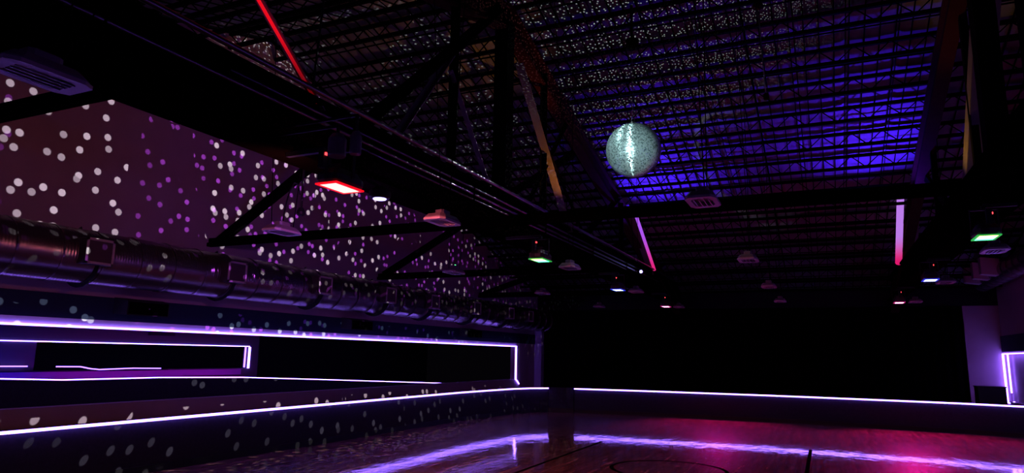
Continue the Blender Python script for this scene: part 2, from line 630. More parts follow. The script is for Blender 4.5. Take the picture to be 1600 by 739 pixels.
wall_back = struct(MB().box(XL - .2, XR + .2, YB + .12, YB + .3, 0, roof_z(YB)).build('wall_back', M['wall_dark']))
struct(MB().box(4.13, XR, YB, YB + .12, 0, 3.52).build('trim_5', M['wall']), 'purple-lit strip of end wall beside the black curtain')
struct(MB().box(XL, XR, YB - .02, YB + .12, 3.52, roof_z(YB) - .02).build('trim_6', M['wall_dark']))
struct(MB().box(XL - .2, XR + .2, YF - .2, YF, 0, roof_z(YF)).build('wall_front', M['wall_dark']))

# ------------------------------------------------------------------ roof: deck panels, battens, open-web joists
ceil = MB()
for ye in (YF, YB):
    z = roof_z(ye)
    ceil.add([(XL - .2, ye, z + .16), (XR + .2, ye, z + .16), (XR + .2, RIDGE_Y, RIDGE_Z + .16), (XL - .2, RIDGE_Y, RIDGE_Z + .16),
              (XL - .2, ye, z + .22), (XR + .2, ye, z + .22), (XR + .2, RIDGE_Y, RIDGE_Z + .22), (XL - .2, RIDGE_Y, RIDGE_Z + .22)],
             [(0, 1, 2, 3), (4, 7, 6, 5), (0, 4, 5, 1), (3, 2, 6, 7)])
ceiling = struct(ceil.build('ceiling', M['wall_dark']), 'dark pitched metal roof carried on joists')
PW = 0.90
npan = int(round((XR - XL) / PW))
for side, ye in ((1, YB), (-1, YF)):
    for k in range(npan):
        x0 = XL + (XR - XL) * k / npan
        x1 = XL + (XR - XL) * (k + 1) / npan
        p = MB()
        z = roof_z(ye)
        # shallow quilted sag between seams
        xs = [x0 + .012, x0 + .08, (x0 + x1) / 2, x1 - .08, x1 - .012]
        dz = [.085, .07, .062, .07, .085]
        vs, fs = [], []
        for yy, zz in ((ye, z), (RIDGE_Y, RIDGE_Z)):
            vs += [(x, yy, zz + d) for x, d in zip(xs, dz)] + [(xs[0], yy, zz + .14), (xs[-1], yy, zz + .14)]
        for i in range(4):
            fs.append((i, i + 1, 7 + i + 1, 7 + i))
        fs += [(5, 0, 7, 12), (4, 6, 13, 11), (6, 5, 12, 13)]
        p.add(vs, fs)
        p.build('roof_panel', M['deck'], ceiling)
    # thin dark netting battens down the slope
    p = MB()
    nb = 62
    for k in range(nb + 1):
        x = XL + (XR - XL) * k / nb
        p.beam((x, ye, roof_z(ye) + .035), (x, RIDGE_Y, RIDGE_Z + .035), .022, .02)
    tag(p.build('netting_batten', M['steel'], ceiling), kind='stuff')

jy = [RIDGE_Y + 0.15 + 0.975 * k for k in range(0, 16)] + [RIDGE_Y - 0.15 - 0.975 * k for k in range(1, 8)]
for yj in jy:
    zt = roof_z(yj) - .0
    j = MB()
    j.box(XL, XR, yj - .035, yj + .035, zt - .05, zt + .02)
    j.box(XL, XR, yj - .035, yj + .035, zt - .34, zt - .27)
    jo = j.build('roof_joist', M['steel'], ceiling)
    wb = MB()
    n = 52
    for k in range(n):
        x0 = XL + (XR - XL) * k / n
        x1 = XL + (XR - XL) * (k + 1) / n
        a, c = (zt - .30, zt - .02) if k % 2 else (zt - .02, zt - .30)
        wb.beam((x0, yj, a), (x1, yj, c), .018, .018)
    wb.build('zigzag_web', M['steel'], jo)
    # bridging rod midway between joists
    ym = yj + .487
    if yj > RIDGE_Y and ym < YB:
        rr = MB().beam((XL, ym, roof_z(ym) - .03), (XR, ym, roof_z(ym) - .03), .025, .025)
        rr.build('bridging_rod', M['steel'], ceiling)


# ------------------------------------------------------------------ trusses
def top(y, below=.40):
    return roof_z(y) - below


def truss(xt, label, webs):
    root = thing('roof_truss', label, 'truss', (xt, YF, 0))
    inv = Vector((-xt, -YF, 0))

    def B(mbd, name, m, parent=None):
        mbd.v = [tuple(Vector(v) + inv) for v in mbd.v]
        return mbd.build(name, m, parent or root)
    c = MB()
    c.box(xt - .19, xt + .19, YF + .02, YB - .05, CH0, CH0 + .05)
    c.box(xt - .19, xt + .19, YF + .02, YB - .05, CH1 - .05, CH1)
    c.box(xt - .05, xt + .10, YF + .02, YB - .05, CH0 + .05, CH1 - .05)
    bc = B(c, 'bottom_chord', M['steel_red'])
    for yy in range(-3, 26, 3):
        s_ = MB().box(xt + .10, xt + .175, yy - .01, yy + .01, CH0 + .05, CH1 - .05)
        s_.v = [tuple(Vector(v) + inv) for v in s_.v]
        s_.build('stiffener', M['steel_red'], bc)
    for ye in (YF + .3, YB - .1):
        c = MB()
        p, q = Vector((xt, ye, top(ye, .62))), Vector((xt, RIDGE_Y, top(RIDGE_Y, .62)))
        c.beam(p, q, .08, .44)
        up = Vector((0, 0, .22))
        c.beam(p + up, q + up, .24, .05)
        c.beam(p - up, q - up, .24, .05)
        B(c, 'top_chord', M['oxide'])
    B(MB().box(xt - .13, xt + .13, RIDGE_Y - .22, RIDGE_Y + .06, CH1, top(RIDGE_Y, .75)), 'king_post', M['steel'])
    for kind, p, q, leg, m in webs:
        c = MB()
        pp, qq = Vector((xt, p[0], p[1])), Vector((xt, q[0], q[1]))
        c.angle(pp + Vector((.05, 0, 0)), qq + Vector((.05, 0, 0)), leg, .015)
        B(c, kind, M[m])
    return root


M['steel_red'] = mat('dark_red_girder', (0.0022, 0.0012, 0.0012), 0.9, spec=0.0, noise=0.3)
R17 = 1.7
WEB1 = [('diagonal', (3.2, 6.25), (5.55, 4.35), .10, 'web'),
        ('diagonal', (6.2, 4.35), (10.0, 7.85), .12, 'steel'),
        ('diagonal', (6.9, 4.4), (8.3, 6.2), .08, 'web'),
        ('diagonal', (8.3, 5.95), (9.75, 4.38), .08, 'web'),
        ('diagonal', (10.75, 7.1), (13.5, 4.38), .16, 'web'),
        ('diagonal', (13.5, 6.9), (11.2, 4.4), .06, 'steel'),
        ('diagonal', (12.1, 6.0), (14.4, 4.6), .06, 'steel'),
        ('diagonal', (14.5, 4.4), (17.6, 6.05), .10, 'steel'),
        ('diagonal', (18.2, 6.0), (21.2, 4.35), .15, 'web'),
        ('diagonal', (21.3, 4.4), (23.2, 4.9), .08, 'steel'),
        ('post', (8.36, 4.4), (8.36, 7.35), .10, 'steel'),
        ('post', (12.0, 4.4), (12.0, 7.4), .10, 'steel'),
        ('post', (17.7, 4.4), (17.7, 5.9), .10, 'steel')]
WEB2 = [('diagonal', (10.7, 7.15), (13.1, 4.38), .30, 'web'),
        ('diagonal', (11.3, 5.6), (9.9, 4.38), .16, 'steel'),
        ('diagonal', (17.6, 6.0), (14.4, 4.5), .16, 'steel'),
        ('diagonal', (19.6, 5.85), (21.35, 4.35), .18, 'web'),
        ('diagonal', (6.2, 4.35), (10.0, 7.85), .12, 'steel'),
        ('diagonal', (21.5, 4.4), (23.4, 4.85), .08, 'steel'),
        ('post', (8.9, 4.4), (8.9, 7.35), .22, 'steel'),
        ('post', (16.0, 4.4), (16.0, 6.4), .12, 'steel'),
        ('post', (12.0, 4.4), (12.0, 7.4), .12, 'steel')]
T1 = truss(XT1, 'long dark truss with red, yellow and pink lit diagonals, over the red wash light', WEB1)
T2 = truss(XT2, 'dark truss with one tall yellow and one pink diagonal, near the purple side wall', WEB2)

# lamps that colour single diagonals
spot('amber_web_lamp', (-3.9, 12.7, 4.4), (-4.95, 12.2, 5.6), 190, (1.0, 0.36, 0.015), 62, 1.0, 0.02)
spot('amber_web_lamp', (1.35, 12.7, 4.5), (2.15, 12.2, 5.6), 50, (1.0, 0.55, 0.03), 90, 0.8, 0.02)


def glow_standin(root, xt, p, q, r, name, m, sx):
    """an added glowing tube imitating coloured light on the face of a diagonal"""
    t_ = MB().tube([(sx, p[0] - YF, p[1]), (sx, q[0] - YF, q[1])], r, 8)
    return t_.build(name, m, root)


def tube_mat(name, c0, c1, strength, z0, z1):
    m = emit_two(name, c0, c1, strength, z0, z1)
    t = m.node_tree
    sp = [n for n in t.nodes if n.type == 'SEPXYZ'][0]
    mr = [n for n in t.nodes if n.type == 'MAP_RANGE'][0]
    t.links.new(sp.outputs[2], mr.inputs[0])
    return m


glow_standin(T1, XT1, (3.13, 6.16), (5.40, 4.36), .017, 'red_glow_standin', tube_mat('red_tube', (.12, .001, .002), (1, .004, .012), .8, 4.4, 5.0), .13)  # added glow standing in for red light on this diagonal
glow_standin(T1, XT1, (18.9, 5.70), (21.05, 4.43), .05, 'pink_glow_standin', tube_mat('pink_tube', (.85, .02, .22), (.45, .10, .95), .9, 4.45, 5.4), .235)  # pink light on the diagonal put into an emissive tube
glow_standin(T2, XT2, (19.6, 5.85), (21.3, 4.40), .085, 'pink_glow_standin', tube_mat('pink_tube_tall', (.8, .01, .16), (.55, .22, .9), .9, 4.4, 5.1), -.20)  # same added glow for the pink-lit face on the second truss

# conduits clipped along the first truss
for k, (dx, z, y0, y1, r) in enumerate(((.235, CH1 + .03, YF + 1, 24, .030), (.150, CH1 - .15, 4.2, 20, .018), (.150, CH1 - .25, YF + 1, 22, .020),
                                        (.150, CH1 - .33, 6.0, 18, .014))):
    c = MB().tube([(XT1 + dx, y0, z), (XT1 + dx, (y0 + y1) / 2, z + .01), (XT1 + dx, y1, z)], r, 8)
    c.v = [(v[0] - XT1, v[1] - YF, v[2]) for v in c.v]
    c.build('conduit', M['pipe'], T1, smooth=True)

# cross struts from the gable wall through both trusses
for y, z, lab in ((3.4, 3.76, 'dark cross strut next to the high-bay light closest to the camera, at the picture corner'),
                  (9.24, 3.67, 'dark cross strut running from the dotted wall under both trusses below the mirror ball'),
                  (14.78, 3.62, 'second dark cross strut from the black curtain, from dotted wall to truss'),
                  (20.65, 3.63, 'short-looking dark cross strut closest to the black curtain')):
    s_ = MB()
    xe = XR - .01 if 5 < y < 12 else XT1
    s_.box(XL + .01, xe, y - .05, y + .05, z - .005, z + .07)
    s_.box(XL + .01, xe, y - .012, y + .012, z + .07, z + .16)
    tag(s_.build('cross_strut', M['steel_red']), lab, 'strut', 'cross struts between the trusses')
for y, zt, lab in ((9.24, 7.2, 'thick slanting brace rising from the dotted wall to the red wash light'),
                   (14.78, 6.75, 'slanting brace rising from the dotted wall behind the second cross strut'),
                   (20.65, 5.55, 'shallow slanting brace rising from the dotted wall near the curtain corner')):
    s_ = MB().beam((XL + .1, y + .13, 3.76), (XT1 - .1, y + .13, zt - .1), .10, .17)
    tag(s_.build('sway_brace', M['steel']), lab, 'brace', 'sway braces on the dotted wall')

# ------------------------------------------------------------------ rink barriers
BH = 0.76
LEFT = [(-8.70, YF + .05), (-8.70, 15.6), (-8.60, 17.0), (-8.45, 18.4), (-8.20, 19.1), (-7.80, 19.58)]
BACK = [(-7.00, 19.85), (-5.06, 20.15), (-1.5, 20.38), (1.6, 20.24), (3.0, 20.12), (4.2, 19.78), (5.0, 19.35)]


def barrier(path, label):
    x0, y0 = path[0]
    root = thing('rink_barrier', label, 'barrier', (x0, y0, 0))
    rel = lambda z: [(x - x0, y - y0, z) for x, y in path]
    MB().sweep(rel(BH / 2 - .02), .12, BH - .08).build('barrier_panel', M['carpet_dark'], root)
    MB().sweep(rel(.05), .15, .10).build('kick_board', M['black'], root)
    MB().sweep(rel(BH - .045), .15, .025).build('cap_rail', M['carpet_dark'], root)
    inner = []
    for i, (x, y) in enumerate(path):
        a, c = Vector(path[max(i - 1, 0)]), Vector(path[min(i + 1, len(path) - 1)])
        d = (c - a).normalized()
        nrm = Vector((d.y, -d.x))          # towards the rink
        inner.append((x - x0 + nrm.x * .087, y - y0 + nrm.y * .087, BH - .047))
    MB().sweep(inner, .022, .034).build('light_strip', M['led'], root)
    return root


barrier(LEFT, 'dark carpeted rink barrier with a violet top light strip in front of the dotted wall')
barrier(BACK, 'dark rink barrier with a violet top light strip in front of the black curtain')
g = thing('rink_gate', 'unlit dark gate in the corner gap between the two lit barriers', 'gate', (-7.80, 19.58, 0))
dx, dy = .80, .27
MB().sweep([(.03, .01, .38), (dx - .03, dy - .01, .38)], .06, .72).build('gate_panel', M['carpet_dark'], g)
MB().sweep([(.03, .01, .06), (dx - .03, dy - .01, .06)], .09, .12).build('kick_board', M['black'], g)

# half wall with its own sagging light strip, in the opening
HW = [(-12.6, 4.5, 1.16), (-12.55, 6.81, 1.155), (-12.52, 7.85, 1.11), (-12.5, 9.8, 1.11), (-12.4, 11.9, 1.07), (-12.1, 14.3, .97), (-11.7, 16.8, .86),
      (-11.1, 18.9, .77)]
hw = thing('half_wall', 'low dark half wall inside the long opening with a wavering light strip on top', 'half wall', (-12.6, 4.5, 0))
h = MB()
for (x0, y0, z0), (x1, y1, z1) in zip(HW, HW[1:]):
    a = [(x0 + d + 12.6, y0 - 4.5, z) for d in (-.06, .06) for z in (0, z0 - .02)]
    c = [(x1 + d + 12.6, y1 - 4.5, z) for d in (-.06, .06) for z in (0, z1 - .02)]
    h.add(a + c, [(0, 1, 5, 4), (2, 6, 7, 3), (1, 3, 7, 5), (0, 2, 3, 1), (4, 5, 7, 6)])
h.build('half_wall_panel', M['carpet_dark'], hw)
MB().sweep([(x + 12.6, y - 4.5, z) for x, y, z in HW], .018, .018).build('light_strip', M['led'], hw)
# colour strips behind the half wall that wash the inner wall
MB().box(-.25, -.22, 1.0, 3.3, 1.00, 1.03).build('blue_light_strip', M['led_blue'], hw)
MB().box(-.25, -.22, 3.6, 8.4, .97, 1.00).build('magenta_light_strip', M['led_magenta'], hw)

# glowing lines on the sill of the inner opening
for k, (pts, lab) in enumerate((
        ([(IX + .06, 6.4, 1.34), (IX + .06, 7.75, 1.33)], 'short glowing strip on the inner sill, at the picture edge'),
        ([(IX + .06, 8.28, 1.32), (IX + .06, 8.75, 1.315), (IX + .06, 8.95, 1.275), (IX + .06, 9.15, 1.255), (IX + .06, 9.9, 1.275), (IX + .06, 10.55, 1.265)],
         'crooked glowing strip on the inner sill, dipping in the middle'))):
    o = MB().sweep(pts, .03, .02).build('sill_light_strip', M['led_dim'])
    tag(o, lab, 'light strip', 'sill light strips')
sh = MB().box(IX + .0, IX + .12, 6.2, 10.7, 1.225, 1.243).build('trim_7', M['wall_dark'])
struct(sh)
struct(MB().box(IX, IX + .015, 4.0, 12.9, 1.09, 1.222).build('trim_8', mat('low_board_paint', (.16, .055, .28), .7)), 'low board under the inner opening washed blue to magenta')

# ------------------------------------------------------------------ ducts
def duct(label, x, z, r, y0, y1, vents, face, vw, vh, hood=False):
    root = thing('ventilation_duct', label, 'duct', (x, y0, z))
    L = y1 - y0
    n = 28
    body = MB()
    body.tube([(0, 0, 0), (0, L, 0)], r, n)
    body.build('duct_body', M['duct'], root, smooth=True)
    seam = MB()
    k = 0.3
    while k < L:
        seam.tube([(0, k - .012, 0), (0, k + .012, 0)], r + .012, n)
        k += .62
    tag(seam.build('duct_seam', M['duct'], root), kind='stuff')
    s = face
    for yv in vents:
        y = yv - y0
        if not hood:
            vb = MB()
            vb.box(min(s * r * .80, s * (r + .16)), max(s * r * .80, s * (r + .16)), y - vw / 2, y + vw / 2, -.02 - vh / 2 + .05, -.02 + vh / 2 + .05)
            v = vb.build('vent_box', M['vent_dark'], root)
            fr = MB()
            xo = s * (r + .17)
            c0 = .03
            for (ya, yb, za, zb) in ((-vw / 2, vw / 2, vh / 2 - .035, vh / 2), (-vw / 2, vw / 2, -vh / 2, -vh / 2 + .035),
                                     (-vw / 2, -vw / 2 + .035, -vh / 2, vh / 2), (vw / 2 - .035, vw / 2, -vh / 2, vh / 2)):
                fr.box(min(xo, xo - s * .02), max(xo, xo - s * .02), y + ya, y + yb, c0 + za, c0 + zb)
            fr.build('vent_frame', M['vent_frame'], v)
            lv = MB()
            for q in range(6):
                zz = c0 - vh / 2 + .06 + q * (vh - .10) / 5
                lv.box(min(xo - s * .03, xo - s * .012), max(xo - s * .03, xo - s * .012), y - vw / 2 + .03, y + vw / 2 - .03, zz - .006, zz + .006)
            lv.build('louver', M['black'], v)
            # hanger strap round the belly just past the vent
            st = MB()
            pts = []
            for q in range(15):
                a = math.radians(100 + 260 * q / 14) if s > 0 else math.radians(80 - 260 * q / 14)
                pts.append((math.cos(a) * (r + .02), y + vw / 2 - .12, math.sin(a) * (r + .02)))
            stv = MB()
            for q in range(14):
                stv.beam(pts[q], pts[q + 1], .10, .012, up=(0, 1, 0))
            st.build('x', M['black']) if False else None
            stv.build('hanger_strap', M['black'], root)
        else:
            hb = MB()
            a0, b0 = vw / 2, vw / 2 * .72
            x0, x1 = s * (r * .7), s * (r + .34)
            hb.add([(x0, y - a0, -.16), (x0, y + a0, -.16), (x0, y + a0, .30), (x0, y - a0, .30),
                    (x1, y - b0, -.10), (x1, y + b0, -.10), (x1, y + b0, .36), (x1, y - b0, .36)],
                   [(0, 1, 2, 3), (4, 7, 6, 5), (0, 4, 5, 1), (1, 5, 6, 2), (2, 6, 7, 3), (3, 7, 4, 0)])
            v = hb.build('vent_hood', M['vent_frame'], root)
    return root


M['vent_dark'] = mat('dark_vent_box', (0.05, 0.03, 0.035), 0.6)
DZ, DR, DX = 3.06, .41, XL + .58
duct('long round metal duct with square vents in front of the dotted wall', DX, DZ, DR, YF + .1, YB - .35,
     (3.9, 6.36, 8.95, 11.36, 13.8, 15.9, 18.4, 20.9, 22.6), 1, .43, .38)
duct('shadowy round duct with pale hoods high on the purple side wall', XR - .45, 4.22, .28, 12.0, YB - .4,
     (22.2, 23.3, 24.5), -1, .42, .4, hood=True)
# pipe added in place of the lit glossy top of the duct
pp = thing('duct_top_glint', 'thin violet pipe along the dotted wall standing in for the lit duct top', 'pipe', (XL + .12, 14.5, 3.50))
MB().tube([(0, 0, .0), (0, 11.2, -.04)], .05, 10).build('pipe_run', mat('duct_glint_paint', (.45, .40, .60), .35), pp, smooth=True)
for k in range(5):
    MB().box(-.13, .0, .5 + 2.4 * k, .54 + 2.4 * k, -.07, .07).build('pipe_clip', M['steel'], pp)

# ------------------------------------------------------------------ speakers on the navy band
for y, wdt, lab in ((7.9, .92, 'black wall speaker on the navy band, closest to the camera'),
                    (13.85, 1.0, 'black wall speaker on the navy band under the middle of the duct'),
                    (19.9, 1.2, 'black wall speaker on the navy band nearest the curtain corner')):
    s_ = thing('wall_speaker', lab, 'speaker', (XL + .03, y, 2.26), 'wall speakers on the navy band')
    a = wdt / 2
    c = MB().add([(0, -a, 0.0), (0, a, 0.0), (0, a, .27), (0, -a, .27), (.26, -a * .86, -.02), (.26, a * .86, -.02), (.26, a * .86, .22), (.26, -a * .86, .22)],
                 [(0, 1, 2, 3), (4, 7, 6, 5), (0, 4, 5, 1), (1, 5, 6, 2), (2, 6, 7, 3), (3, 7, 4, 0)])
    c.build('cabinet', M['black'], s_)
    MB().box(.255, .275, -a * .80, a * .80, .0, .20).build('grille', M['curtain'], s_)
    MB().box(.275, .28, -.012, .012, .09, .11).build('badge', M['pipe'], s_)

# dim small sign box inside the opening
sb = MB().box(IX + .0, IX + .10, 10.2, 10.8, 1.98, 2.12).build('ceiling_sensor_box', M['black'])
tag(sb, 'small black box on the inner wall above its violet strip', 'box')

# ------------------------------------------------------------------ wash lights under the trusses
def wash_light(x, y, face_mat, rim_mat, label):
    root = thing('wash_light', label, 'stage light', (x, y, 3.28), 'wash lights under the trusses')
    hs = MB()
    # rounded housing: eight-sided loaf narrowing upward
    prof = [(.125, .21, .0), (.145, .235, .025), (.145, .235, .08), (.10, .17, .15), (.05, .09, .17)]
    vs, fs = [], []
    nn = 16
    for ax, ay, z in prof:
        for j in range(nn):
            a = 2 * PI * j / nn
            ca, sa = math.cos(a), math.sin(a)
            ca = math.copysign(abs(ca) ** .5, ca)
            sa = math.copysign(abs(sa) ** .5, sa)
            vs.append((ax * ca, ay * sa, z))
    for i in range(len(prof) - 1):
        for j in range(nn):
            j2 = (j + 1) % nn
            fs.append((i * nn + j, i * nn + j2, (i + 1) * nn + j2, (i + 1) * nn + j))
    fs.append(tuple(range(nn))[::-1])
    fs.append(tuple((len(prof) - 1) * nn + j for j in range(nn)))
    hs.add(vs, fs)
    hs.build('housing', M['grey_dark'], root)
    MB().box(-.10, .10, -.185, .185, -.012, .0).build('led_panel', face_mat, root)
    rm = MB()
    for (xa, xb, ya, yb) in ((-.128, -.10, -.21, .21), (.10, .128, -.21, .21), (-.10, .10, -.21, -.185), (-.10, .10, .185, .21)):
        rm.box(xa, xb, ya, yb, -.016, .0)
    rm.build('halo_rim', rim_mat, root)  # added glowing frame imitating the coloured halo round the panel
    fn = MB()
    for k in range(5):
        yy = -.12 + .06 * k
        fn.box(-.09, .09, yy - .004, yy + .004, .15, .20)
    fn.build('cooling_fin', M['black'], root)
    y_ = MB()
    y_.box(-.155, -.145, -.02, .02, .06, .34)
    y_.box(.145, .155, -.02, .02, .06, .34)
    y_.box(-.155, .155, -.02, .02, .34, .355)
    y_.build('yoke', M['black'], root)
    arm = MB().beam((0, 0, .355), (0, 0, .40), .05, .05)
    sgn = -1 if x < 0 else 1
    arm.beam((0, 0, .40), ((XT1 if x < 0 else XT2) + .1 - x, 0, .40), .05, .05)
    arm.build('clamp_arm', M['black'], root)
    MB().box(-.03, .03, -.30, -.24, .12, .30).build('power_box', M['black'], root)
    MB().box(.03, .045, -.285, -.255, .24, .265).build('red_indicator', M['red_dot'], root)
    return root


M['grey_dark'] = mat('dark_lamp_housing', (0.03, 0.02, 0.022), 0.45, spec=0.4)
M['green_rim'] = emit('green_rim', (.05, .8, .12), .5)
M['blue_rim'] = emit('blue_rim', (.03, .04, 1), .7)
M['pink_rim'] = emit('pink_rim', (.9, .03, .3), .5)
E_RED = emit('red_panel', (1.0, 0.045, 0.038), 24.0)
E_GREEN = emit_two('green_panel', (1.0, 0.75, 0.12), (0.05, 1.0, 0.35), 9.0, -.16, .12)
E_BLUE = emit('blue_white_panel', (0.25, 0.38, 1.0), 9.0)
E_PINK = emit('pink_white_panel', (1.0, 0.32, 0.62), 9.0)
E_BLUE2 = emit('ice_panel', (0.30, 0.42, 1.0), 9.0)
wash_light(-4.2, 5.06, E_RED, emit('red_rim', (1, .004, .01), 1.1), 'glowing red wash light hanging under the truss before the dotted wall')
wash_light(-4.26, 10.34, E_GREEN, M['green_rim'], 'yellow-green wash light beside a grey high-bay under the dotted-wall truss')
wash_light(-4.42, 15.63, E_BLUE, M['blue_rim'], 'blue-white wash light on the dotted-wall truss, just before its pink one')
wash_light(-4.46, 21.2, E_PINK, M['pink_rim'], 'pink-white wash light at the curtain end of the dotted-wall truss')
wash_light(1.94, 10.13, E_GREEN, M['green_rim'], 'yellow-green wash light below the yellow diagonal near the purple side wall')
wash_light(1.94, 15.2, E_BLUE2, M['blue_rim'], 'blue-white wash light under the truss near the purple side wall')
wash_light(1.90, 20.9, E_PINK, M['pink_rim'], 'pink-white wash light at the curtain end of the truss near the side wall')

# two drum cans under the truss by the red light
for x, y, z, r, za, lab in ((-4.04, 4.79, 3.49, .085, .30, 'round downlight can under the truss right above the red wash light'),
                            (-3.85, 4.82, 3.50, .055, .38, 'smaller can beside the round downlight above the red wash light')):
    c = thing('downlight_can', lab, 'downlight', (x, y, z))
    MB().lathe([(r * .92, .0), (r, .012), (r, .17), (r * .6, .22)], 20).build('can_body', M['grey_metal'], c, smooth=False)
    MB().box(-.012, .012, -.012, .012, .22, za).build('mount', M['black'], c)
    MB().beam((.012, 0, za), (XT1 + .1 - x, 0, za), .024, .024).build('bracket_arm', M['black'], c)
# violet flood facing the wall, clear of the red light
c = thing('wall_flood', 'small violet flood under the truss, just past the red wash light', 'flood light', (-4.40, 5.98, 3.38))
MB().lathe([(.10, .0), (.12, .02), (.12, .08), (.05, .14)], 20).build('flood_body', M['grey_dark'], c)
MB().lathe([(.07, -.008), (.075, .0)], 16).build('flood_lens', M['white_blue'], c)
MB().beam((0, 0, .14), (-.45, 0, .36), .03, .03).build('bracket_arm', M['black'], c)
# bright pin spots standing on the trusses
for x, y, tx, lab in ((-4.72, 19.2, XT1, 'tiny blazing blue spot lamp at the foot of the pink diagonal'),):
    c = thing('spot_lamp', lab, 'spot lamp', (x, y, 4.14))
    MB().tube([(0, .10, .02), (0, -.06, .0)], .055, 14).build('lamp_body', M['black'], c)
    MB().tube([(0, -.061, .0), (0, -.072, .0)], .045, 14).build('lamp_lens', M['white_blue'], c)
    MB().beam((0, .04, 0), (tx + .1 - x, .04, 0), .03, .03).build('bracket_arm', M['black'], c)


# ------------------------------------------------------------------ high-bay lights
def high_bay_proto():
    root = thing('high_bay_light', 'x', 'ceiling light', (0, 0, 0))
    SX = .60
    a = .24
    ch = .07

    def octo(h, c, z):
        return [(x_ * SX, y_, z) for x_, y_ in ((h - c, -h), (h, -h + c), (h, h - c), (h - c, h), (-h + c, h), (-h, h - c), (-h, -h + c), (-h + c, -h))]
    hd = MB()
    rings = [octo(a, ch, 0.02), octo(a, ch, .04), octo(a * .8, ch * .8, .085), octo(a * .42, ch * .4, .095), octo(a * .42, ch * .4, .145), octo(a * .3, ch * .3, .155)]
    vs = [v for r in rings for v in r]
    fs = []
    for i in range(len(rings) - 1):
        for j in range(8):
            j2 = (j + 1) % 8
            fs.append((i * 8 + j, i * 8 + j2, (i + 1) * 8 + j2, (i + 1) * 8 + j))
    fs.append(tuple((len(rings) - 1) * 8 + j for j in range(8)))
    hd.add(vs, fs)
    hd.build('housing', M['grey_metal'], root)
    fl_ = MB()
    o_, i_ = octo(a + .015, ch, .0), octo(a - .07, ch * .6, .0)
    o2, i2 = octo(a + .015, ch, .025), octo(a - .07, ch * .6, .06)
    vs = o_ + i_ + o2 + i2
    fs = []
    for j in range(8):
        j2 = (j + 1) % 8
        fs += [(j, 8 + j, 8 + j2, j2), (j, j2, 16 + j2, 16 + j), (8 + j, 24 + j, 24 + j2, 8 + j2)]
    fl_.add(vs, fs)
    fl_.build('rim', M['lens'], root)
    MB().box(-.14 * SX, .14 * SX, -.14, .14, .045, .06).build('lens', M['lens'], root)
    gd = MB()
    for k in range(4):
        q = (-.12 + .08 * k) * SX
        gd.box(q - .003, q + .003, -.17, .17, -.006, .0)
    gd.build('wire_guard', M['pipe'], root)
    return root


hb0 = high_bay_proto()
bays = [hb0] + [copy_tree(hb0) for _ in range(15)]


def place_bay(x, y, z, label):
    r = bays.pop(0)
    r.location = (x, y, z)
    return tag(r, label, 'ceiling light', 'high-bay lights')


ROWS = [
    (-6.6, ((6.82, 'grey high-bay light hanging by a looped cord before the dotted wall'),
            (11.53, 'grey high-bay light before the dotted wall, above the second cross strut'),
            (16.2, 'dim high-bay light in the curtain corner, where truss and dotted wall seem to meet'),
            (21.1, 'small high-bay light over the gate corner, last before the curtain'))),
    (-4.15, ((2.23, 'big high-bay light hanging at the picture corner over the dotted wall'),
             (6.93, 'pinkish high-bay light under the truss just past the red wash light'),
             (11.5, 'grey high-bay light with bright specks beside the yellow-green wash light of the dotted-wall truss'),
             (16.3, 'grey high-bay light right under the blue-white wash light of the dotted-wall truss'),
             (21.7, 'high-bay light beside the pink wash light of the dotted-wall truss'))),
    (-1.05, ((6.91, 'red-lit high-bay light seen from below, just above the long cross strut'),
             (11.42, 'lone high-bay light with bright specks in the middle bay'),
             (15.85, 'small violet high-bay light in the middle bay, second from the curtain'),
             (20.0, 'small violet high-bay light in the middle bay, closest to the curtain'))),
    (2.28, ((11.46, 'pinkish high-bay light just below the yellow-green wash light near the side wall'),
            (15.82, 'grey high-bay light beside the blue-white wash light near the side wall'),
            (20.9, 'grey high-bay light beside the pink wash light near the side wall')))]
for x, row in ROWS:
    for y, lab in row:
        r = place_bay(x, y, 3.27, lab)
        sp_ = [(.03, -.08), (.03, .08)] if x != -6.6 else [(0, -.2), (0, .2)]
        for px, py in sp_:
            xx, yy = x + px, y + py
            cand = [j_ for j_ in jy if (j_ > y) == (py > 0)] or jy
            yt = min(cand, key=lambda j_: abs(j_ - yy))
            MB().tube([(px, py, .06 if x == -6.6 else .09), (px, yt - y, roof_z(yt) - .345 - 3.27)], .006, 5).build('suspension_wire', M['steel'], r)
        if y == 6.82:
            yc = min(jy, key=lambda j_: abs(j_ - y - .33))
            pts = [(0, -.0, .15), (0, .03, .4), (0, .09, .62), (0, .16, .74), (0, .24, .74), (0, .29, .6)]
            MB().tube(pts, .012, 6).build('looped_cord', M['black'], r)
            MB().tube([(0, .33, .35), (0, .33, 1.3), (0, yc - y, roof_z(yc) - .345 - 3.27)], .018, 6).build('drop_cord', M['black'], r)
            MB().lathe([(.03, .30), (.06, .32), (.06, .36), (.03, .42)], 12, c=(0, .33, 0)).build('cord_plug', M['black'], r)
        if y == 11.53:
            MB().box(.02, .04, -.02, .0, .15, .17).build('green_indicator', M['green_dot'], r)

